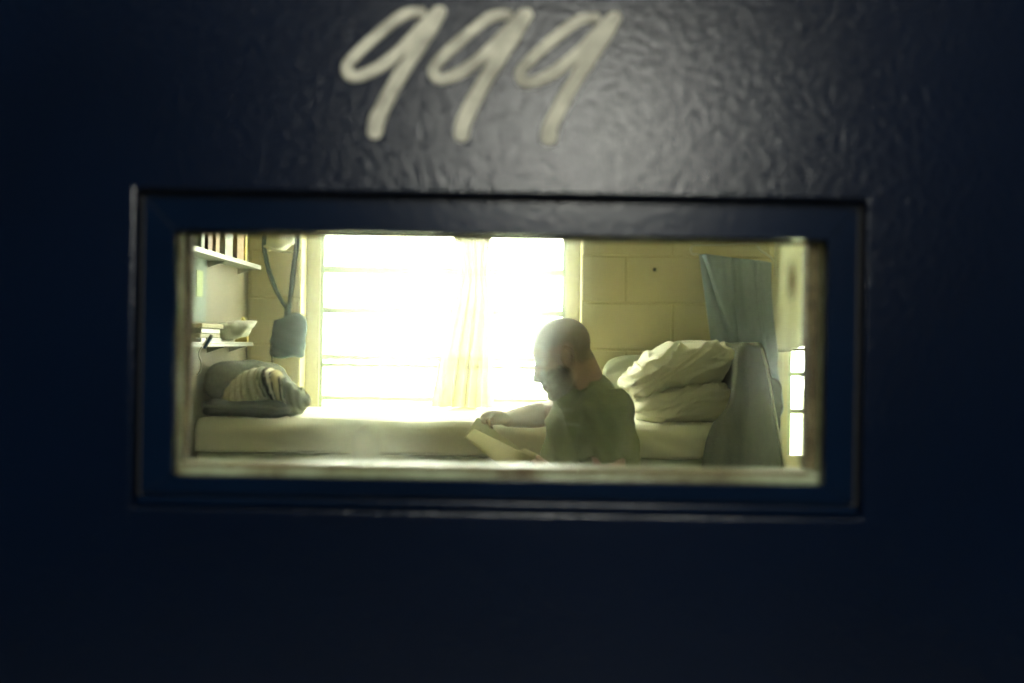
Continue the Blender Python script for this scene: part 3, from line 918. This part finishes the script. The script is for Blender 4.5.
# on the lower shelf: paper stack, plastic bag, card, marker, cable
zb = ZLo
for k, (y0, y1, t, dx) in enumerate(((3.42, 3.66, .022, 0), (3.40, 3.63, .014, .004), (3.43, 3.65, .018, -.003), (3.41, 3.66, .016, .006))):
    G().box(XL + .004, SX - .010 + dx, y0, y1, zb, zb + t).build('paper_stack', M['paper'] if k % 2 else M['shelf'], bevel=.003)
    o = bpy.data.objects[-1]
    zb += t + .0005
stk = [o for o in bpy.data.objects if o.name.startswith('paper_stack')]
for o, l in zip(stk, ('white paper pad at the bottom of the pile on the lower shelf', 'cream paper pad second from the bottom of the shelf pile',
                      'white paper pad third from the bottom of the shelf pile', 'cream paper pad on top of the pile on the lower shelf')):
    tag(o, l, 'paper', 'paper pads piled on the lower shelf')
# crumpled white paper bag lying with its pointed mouth to the room
c = W(236, 330, 3.86)
g = G().ell(W(229, 331, 3.86), (.05, .11, .034)).ell(W(238, 329, 3.86), (.045, .09, .034))
g.tube([W(236, 330, 3.84), W(246, 326, 3.86), W(254, 322.5, 3.88), W(257, 321.5, 3.88)], [(.07, .03), (.055, .022), (.03, .009), (.012, .004)], n=14, up=(0, 0, 1))
me = remesh(g, .006, 2, 'paper_bag')
displace(me, lambda p, n: .005 * noise.noise(p * 24) + .004 * abs(noise.noise(p * 40)))
o = link('paper_bag', me, M['white_cloth']); o.location.z += max(0, ZLo - min(v[2] for v in verts(me)) + .001)
tag(o, 'crumpled white paper bag with a pointed mouth on the lower shelf', 'bag')
p = W(241, 318, 4.02)
tag(G().prism([(XL + .02, ZLo), (SX - .012, ZLo), (SX - .016, ZLo + .085), (XL + .05, ZLo + .11)], 'y', 4.02, 4.05).build('card_box', M['yellow_card'], bevel=.002), 'small yellow card box standing behind the white paper bag', 'box')
mk = empty('marker', (SX - .03, 3.5, ZLo))
p0, p1 = W(205, 347, 3.39), W(212, 335, 3.39)
ctag = G().tube([p0, p0.lerp(p1, .7)], .006, n=10); ctag.build('barrel', M['blue_plastic'], mk, smooth=True)
G().tube([p0.lerp(p1, .7), p1], .0065, n=10, caps='flat').build('cap', M['shelf'], mk, smooth=True)
tag(mk, 'blue marker leaning on the front lip of the lower shelf', 'marker')
Q = catmull([(SX + .002, 3.44, ZLo + .02), (SX + .012, 3.42, ZLo + .018), W(199, 352, 3.4), W(201, 362, 3.4), W(200.5, 370, 3.42), W(197, 375, 3.44)], 6)
tag(G().tube(Q, .003, n=8).build('cable', M['cable'], smooth=True), 'thin white cable hanging from the lower shelf', 'cable')

# ------------------------------------------------------------------ the man with the book
person = empty('person', (.30, 3.08, 0))
HO = W(562, 356, 3.06); HT = R(24); HS = .93
hf = Vector((-math.cos(HT), 0, -math.sin(HT))); hu = Vector((-math.sin(HT), 0, math.cos(HT))); hl = Vector((0, -1, 0))
HM = Matrix((hf, hl, hu)).transposed()
def H(x, y, z): return HO + HM @ (Vector((x, y, z)) * HS)
g = G()
def he(c, r, m=None): g.ell(H(*c), tuple(q * HS for q in r), HM if m is None else HM @ m, n=24, k=16)
def ht(pts, rad, **k): g.tube([H(*p) for p in pts], [q * HS for q in rad], **k)
he((-.014, 0, .036), (.098, .076, .087))          # skull
he((.040, 0, .030), (.050, .064, .058))           # forehead
he((.036, 0, -.036), (.052, .060, .078))          # face
he((.020, 0, -.065), (.055, .056, .050))
for s in (-1, 1):
    ht([(-.005, s * .050, -.055), (.030, s * .040, -.092), (.066, s * .018, -.110)], [.024, .022, .019])    # jaw
    ht([(.086, s * .008, .008), (.080, s * .030, .010), (.062, s * .050, .003)], [.010, .0105, .010])      # brow
    he((.058, s * .042, -.036), (.026, .020, .022))                                                        # cheekbone
    he((.069, s * .031, -.014), (.013, .015, .010))                                                        # lowered eyelid
    he((.099, s * .011, -.046), (.011, .009, .009))                                                        # nostril
    ei = Matrix.Rotation(R(-14), 3, 'Y') @ Matrix.Rotation(R(s * 16), 3, 'Z')
    he((-.010, s * .080, -.006), (.017, .010, .029), ei)                                                   # ear
    ring_ = [(-.014 + .021 * math.cos(t) - .006 * math.sin(t), s * (.090 + .006 * math.cos(t + 2.4)), -.010 + .033 * math.sin(t)) for t in [R(a) for a in range(-70, 221, 29)]]
    ht(ring_, [.0060] * len(ring_), n=8)
    he((-.004, s * .079, -.043), (.009, .006, .010))                                                       # lobe
ht([(.086, 0, .004), (.098, 0, -.018), (.111, 0, -.038)], [.009, .0095, .0115])                             # nose
he((.083, 0, -.066), (.018, .030, .016))                                                                    # upper lip bed
he((.093, 0, -.0705), (.010, .022, .0060)); he((.091, 0, -.0805), (.010, .019, .0068))                      # lips
he((.078, 0, -.108), (.021, .025, .019))                                                                    # chin
# neck, trunk, legs
C7 = W(586, 393, 3.08); NK = H(-.032, 0, -.03)
g.tube([NK, NK.lerp(C7, .5) + Vector((.004, 0, 0)), C7 + Vector((0, 0, -.03))], [(.060, .062), (.062, .064), (.075, .075)], n=24)
g.tube([H(.015, 0, -.07), W(576, 398, 3.08)], [.045, .055], n=20)
spine = [(.255, .850, .055, .08), (.255, .82, .09, .14), (.252, .78, .105, .15), (.247, .70, .115, .15), (.250, .60, .118, .165), (.265, .50, .122, .170), (.285, .42, .13, .18), (.295, .35, .125, .185)]
g.tube([(x, 3.085, z) for x, z, a, b in spine], [(b, a) for x, z, a, b in spine], n=28, up=(1, 0, 0))
SHN, SHF = W(605, 412, 2.895), W(588, 404, 3.265)
ELN, WRN = W(613, 518, 2.87), W(571, 491, 2.955)
ELF, WRF = W(546, 413.5, 3.47), W(508, 419, 3.33)
for a, e_, w in ((SHN, ELN, WRN), (SHF, ELF, WRF)):
    g.tube([a + Vector((0, 0, -.005)), a.lerp(e_, .35), a.lerp(e_, .75), e_], [.052, .050, .045, .042], n=18)
    g.tube([e_, e_.lerp(w, .28), e_.lerp(w, .7), w], [.043, .045, .036, .028], n=18)
g.tube([C7 + Vector((.01, -.05, -.05)), SHN], [.05, .055], n=16); g.tube([C7 + Vector((.01, .05, -.05)), SHF], [.05, .055], n=16)
FT = {}
for s in (-1, 1):
    hip = Vector((.285, 3.085 + s * .09, .375)); kn = Vector((-.13, 3.085 + s * .135, .455)); an = Vector((-.175, 3.085 + s * .13, .085))
    FT[s] = an
    g.tube([hip, hip.lerp(kn, .5), kn], [.088, .078, .058], n=18)
    g.tube([kn, kn.lerp(an, .35), an], [.057, .055, .038], n=18)
    g.tube([an + Vector((.03, 0, -.035)), an + Vector((-.06, 0, -.04)), an + Vector((-.15, 0, -.055))], [.032, .034, .022], n=12)
# hands: a frame per hand, palm and five fingers
def hand(w, fwd, back, thumb_side, curls, spread=.0, tcurl=.6, fat=1.0):
    """w wrist, fwd along the fingers, back = out of the back of the hand, thumb_side = +-1 along the across axis"""
    f = Vector(fwd).normalized(); b = Vector(back); b = (b - f * b.dot(f)).normalized(); a = f.cross(b) * thumb_side
    pc = w + f * .052
    m = Matrix((f, a, b)).transposed()
    g.ell(pc, (.056, .041, .017 * fat), m, n=20, k=12)
    g.tube([w, w + f * .03], [(.026, .019), (.034, .018)], n=14, up=b)
    L = (.070, .080, .074, .058)
    for i in range(4):
        o = .030 - .0205 * i
        base = w + f * (.092 - .004 * abs(i - 1)) + a * o - b * .001
        P = [base - f * .02, base]
        d = f + a * (o * spread); d.normalize()
        ang = 0; p = base
        for k, seg in enumerate((.46, .30, .24)):
            ang += curls[i] * (.75, 1.0, .75)[k]
            p = p + (d * math.cos(ang) - b * math.sin(ang)) * L[i] * seg
            P.append(p)
        r = (.0092, .0095, .0092, .0080)[i]
        g.tube(P, [r, r, r * .95, r * .88, r * .78], n=10)
    tb = w + f * .025 + a * .030 - b * .004
    P = [tb - a * .012, tb + f * .012 + a * .012, tb + f * (.040) + a * .022 - b * .012 * tcurl * 2, tb + f * .066 + a * (.022 - .012 * tcurl) - b * .026 * tcurl * 2]
    g.tube(P, [.015, .0125, .0105, .0085], n=10)
BA, BB = W(535, 458.5, 3.00), W(474, 428.5, 3.03)            # fore-edge of the near half of the book: bottom and top
hand(WRN, W(530, 466, 2.985) - WRN, (.15, -.9, -.25), 1, (.35, .45, .5, .6), 0, .5)
hand(WRF, W(476, 415, 3.25) - WRF, (-.15, .25, 1), 1, (.85, .9, .92, .95), 0, .8, 1.35)
body_me = remesh(g, .0045, 3, 'body')
SKIN = (.40, .245, .15); STUB = (.13, .095, .065); SCALP = (.21, .155, .105); LIP = (.32, .15, .11); INK = (.05, .05, .045)
HI = HM.transposed()
def skincol(p):
    v = Vector(p)
    q = HI @ (v - HO) / HS
    c = SKIN
    if q.length < .2 and q.z > -.15:
        n = .012 * noise.noise(v * 60)
        hair = sstep(.030, .048, q.z + .55 * (-.02 - q.x if q.x < -.02 else 0) * .9 - max(0, q.x - .045) * .9 + n)
        hair = max(hair, sstep(-.030, -.045, q.x + n) * sstep(-.055, -.035, q.z))
        side = sstep(.018, .004, abs(q.x - .006)) * sstep(-.05, -.02, q.z)
        beard = sstep(-.046, -.058, q.z + max(0, .05 - q.x) * .35 - .03 + n) * sstep(-.012, .008, q.x)
        beard *= (1 - .0 * side)
        mus = sstep(.070, .080, q.x) * sstep(-.056, -.062, q.z) * sstep(-.078, -.070, q.z)
        c = mix3(c, SCALP, hair * .85)
        c = mix3(c, STUB, min(1, max(beard, .8 * mus) * .9))
        if q.x > .086 and -.089 < q.z < -.066 and abs(q.y) < .024: c = mix3(c, LIP, .8)
        brow = sstep(.010, .004, abs(q.z - .012)) * sstep(.055, .065, q.x) * sstep(.008, .014, abs(q.y)) * sstep(.056, .05, abs(q.y))
        c = mix3(c, (.05, .035, .025), brow * .9)
    # dark tattoo on the near upper arm
    ta = SHN.lerp(ELN, .78)
    d = (v - ta)
    k = sstep(.045, .03, abs(d.z)) * sstep(.0, .12, noise.noise(v * 38) + .05) if d.length < .09 and v.y < 2.93 else 0
    return mix3(c, INK, k * .8)
paint(body_me, skincol)
link('body', body_me, M['skin'], person)

# T-shirt
g = G()
sec = [(.295, .905, .045, .075), (.275, .892, .075, .10), (.263, .868, .096, .130), (.256, .84, .113, .155), (.254, .805, .130, .165), (.252, .76, .143, .168), (.248, .71, .150, .168),
       (.245, .66, .153, .168), (.243, .60, .153, .172), (.252, .53, .152, .190), (.268, .46, .152, .195), (.283, .40, .150, .200), (.29, .36, .150, .203)]
g.tube([(x, 3.085, z) for x, z, a, b in sec], [(b, a) for x, z, a, b in sec], n=32, up=(1, 0, 0), caps='flat')
def sleeve(a, e_, t1, r0, r1):
    d = (e_ - a)
    g.tube([a - d * .06, a + d * .12, a + d * .4, a + d * t1], [r0, r0 * 1.02, lerp(r0, r1, .5), r1], n=22, caps='flat')
g.tube([C7 + Vector((.008, -.05, -.05)), SHN], [.064, .070], n=20); g.tube([C7 + Vector((.008, .05, -.05)), SHF], [.064, .068], n=20)
g.ell(SHN + Vector((0, .012, .002)), (.080, .058, .070), n=22, k=14); g.ell(SHF, (.074, .058, .064), n=22, k=14)
sleeve(SHN, ELN + Vector((-.012, 0, 0)), .45, .074, .076)
sleeve(SHF, ELF, .50, .066, .062)
# nape line: cloth climbs a little up the back of the neck
g.ell(W(601, 395, 3.085), (.052, .11, .055), n=22, k=14)
cc = W(586, 388.5, 3.08); nd = Vector((-.40, 0, .917))
g.tube([cc - nd * .07, cc - nd * .03, cc + nd * .003], [(.095, .085), (.078, .076), (.070, .070)], n=24, caps='flat')
shirt_me = remesh(g, .007, 5, 't_shirt')
def wr(p, n):
    # folds run from the near armpit and shoulder downwards, and across the belly
    q = p - SHN
    a = noise.noise(Vector(((q.x + .45 * q.z) * 17, q.z * 4.0, p.y * 6 + 2)))
    b = noise.noise(Vector(((q.x - .5 * q.z) * 24, q.z * 7, p.y * 9 + 7)))
    arm = math.exp(-((q.x + .055 + .12 * q.z) / .016) ** 2) * sstep(.02, -.03, q.z) * (1 if n[1] < 0 else 0)
    arm2 = math.exp(-((q.x - .062 - .06 * q.z) / .014) ** 2) * sstep(.02, -.03, q.z) * (1 if n[1] < 0 else 0)
    return .019 * (.8 - 2.4 * abs(a)) * .8 + .008 * b - .015 * arm - .013 * arm2
displace(shirt_me, wr)
OLIVE = (.20, .22, .095)
chest = W(559, 417, 2.98)
def shirtcol(p):
    v = Vector(p); c = OLIVE
    q = v - Vector((chest.x, v.y, chest.z))
    # faded white print on the chest, three short rows
    if v.y < 3.17 and v.x < .20 and abs(q.z) < .030:
        row = math.sin(q.z * 330 + 1.0)
        k = sstep(.1, .6, row) * sstep(-.05, .25, noise.noise(Vector((v.y * 60, q.z * 30, 3))))
        c = mix3(c, (.40, .42, .32), k * .6 * sstep(.030, .022, abs(q.z)))
    return c
paint(shirt_me, shirtcol)
shirt = link('t_shirt', shirt_me, M['shirt'], person)
def loop(c, ax1, ax2, r1, r2, n=28): return [c + ax1 * (r1 * math.cos(2 * math.pi * i / n)) + ax2 * (r2 * math.sin(2 * math.pi * i / n)) for i in range(n + 1)]
me = G().tube(loop(cc, Vector((.917, 0, .40)), Vector((0, 1, 0)), .069, .071), .0065, n=10, flat=1.3).mesh('collar', True)
me.materials.append(mat('olive_rib', (.185, .205, .088), .9, .1, 60, .0006, 300, .1))
link('collar', me, None, shirt)
# trousers and shoes (below the sill of the door glass)
g = G()
g.tube([(.27, 3.085, .45), (.285, 3.085, .38), (.295, 3.085, .30)], [(.185, .14), (.20, .15), (.195, .14)], n=28, up=(1, 0, 0), caps='flat')
for s in (-1, 1):
    hip = Vector((.285, 3.085 + s * .09, .378)); kn = Vector((-.13, 3.085 + s * .135, .455)); an = FT[s]
    g.tube([hip, hip.lerp(kn, .5), kn], [.100, .092, .073], n=20)
    g.tube([kn, kn.lerp(an, .4), an + Vector((0, 0, .02))], [.072, .068, .060], n=20, caps='flat')
me = remesh(g, .010, 4, 'trousers'); displace(me, lambda p, n: .006 * noise.noise(Vector((p.x * 16, p.y * 9, p.z * 14))))
link('trousers', me, M['trouser'], person)
for s in (-1, 1):
    an = FT[s]
    g = G().ell(an + Vector((-.005, 0, -.025)), (.055, .043, .055)).ell(an + Vector((-.12, 0, -.040)), (.075, .045, .034)).tube([an + Vector((.03, 0, -.04)), an + Vector((-.13, 0, -.045))], [.040, .040])
    me = remesh(g, .008, 3, 'shoe')
    v = verts(me); v[:, 2] = np.maximum(v[:, 2], .016); me.vertices.foreach_set('co', v.ravel())
    so = link('shoe', me, M['shoe'], person)
    G().tube([an + Vector((.04, 0, -.085 + .010)), an + Vector((-.04, 0, -.075)), an + Vector((-.14, 0, -.075))], [(.040, .010), (.040, .010), (.046, .010)], n=16, up=(0, 0, 1)).build('sole', M['sole'], so, smooth=True)
tag(person, 'man with a shaved head and dark stubble in an olive T-shirt bent over a book', 'person')

# low stool under him
stool = empty('stool', (.30, 3.085, 0))
G().box(.13, .47, 2.92, 3.25, .235, .262).build('seat', M['wood'], stool, bevel=.008)
for x in (.155, .415):
    for y in (2.945, 3.195):
        G().box(x, x + .03, y, y + .03, 0, .235).build('leg', M['wood'], stool, bevel=.003)
for y in (2.955, 3.205):
    G().box(.185, .415, y, y + .012, .10, .125).build('stretcher', M['wood'], stool)
tag(stool, 'low wooden stool on the floor under the seated man', 'stool')

# open book in his hands: two halves rising from the spine
bk = empty('book', tuple((BA + BB) / 2))
SA, SB = W(507, 471, 3.10), W(464, 438, 3.13)                 # spine
FA, FB = SA + Vector((.035, .13, .055)), SB + Vector((.035, .13, .055))   # fore-edge of the far half
def half(nm, a0, b0, a1, b1, th, m, off, bulge=0.0, n=8, inset=0.0):
    e1 = (b0 - a0).normalized()
    nn = (b0 - a0).cross(a1 - a0).normalized()
    if nn.dot(Vector((.5, 0, 1))) < 0: nn = -nn
    vs = []; fs = []
    for j in range(n + 1):
        t = j / n
        for (q, r, sg) in ((a0, a1, inset), (b0, b1, -inset)):
            p = q.lerp(r, t * (1 - inset * .3)) + e1 * sg * .1 + nn * (off + bulge * math.sin(math.pi * min(1, t * 1.1)) ** .8)
            vs += [p, p + nn * th * (1 - .25 * t)]
    for j in range(n):
        o = j * 4
        fs += [(o, o + 4, o + 6, o + 2), (o + 1, o + 3, o + 7, o + 5), (o, o + 1, o + 5, o + 4), (o + 2, o + 6, o + 7, o + 3)]
    fs += [(0, 2, 3, 1), (4 * n, 4 * n + 1, 4 * n + 3, 4 * n + 2)]
    return G().add(vs, fs).build(nm, m, bk, bevel=.0006)
half('cover', SA, SB, BA, BB, .0016, M['cover'], 0)
half('cover', SA, SB, FA, FB, .0016, M['cover'], 0)
half('page_block', SA, SB, FA, FB, .004, M['paper'], .002, .003, inset=.05)
# a loose fan of page corners at the bottom of the near half
for k in range(3):
    o_ = Vector((.006 + .004 * k, -.001 * k, .003 + .003 * k))
    G().add([BA + o_, BA.lerp(BB, .25) + o_, SA.lerp(BA, .55).lerp(SB.lerp(BB, .55), .2) + o_, SA.lerp(BA, .55) + o_ + Vector((.012 - .005 * k, 0, -.004)),
             BA + o_ * 1.12, BA.lerp(BB, .25) + o_ * 1.12, SA.lerp(BA, .55).lerp(SB.lerp(BB, .55), .2) + o_ * 1.12, SA.lerp(BA, .55) + o_ * 1.12 + Vector((.012 - .005 * k, 0, -.004))],
            [(0, 1, 2, 3), (7, 6, 5, 4), (0, 4, 5, 1), (1, 5, 6, 2), (2, 6, 7, 3), (3, 7, 4, 0)]).build('page', M['paper'], bk)
tag(bk, 'open paperback book with cream pages held in both hands of the man', 'book')
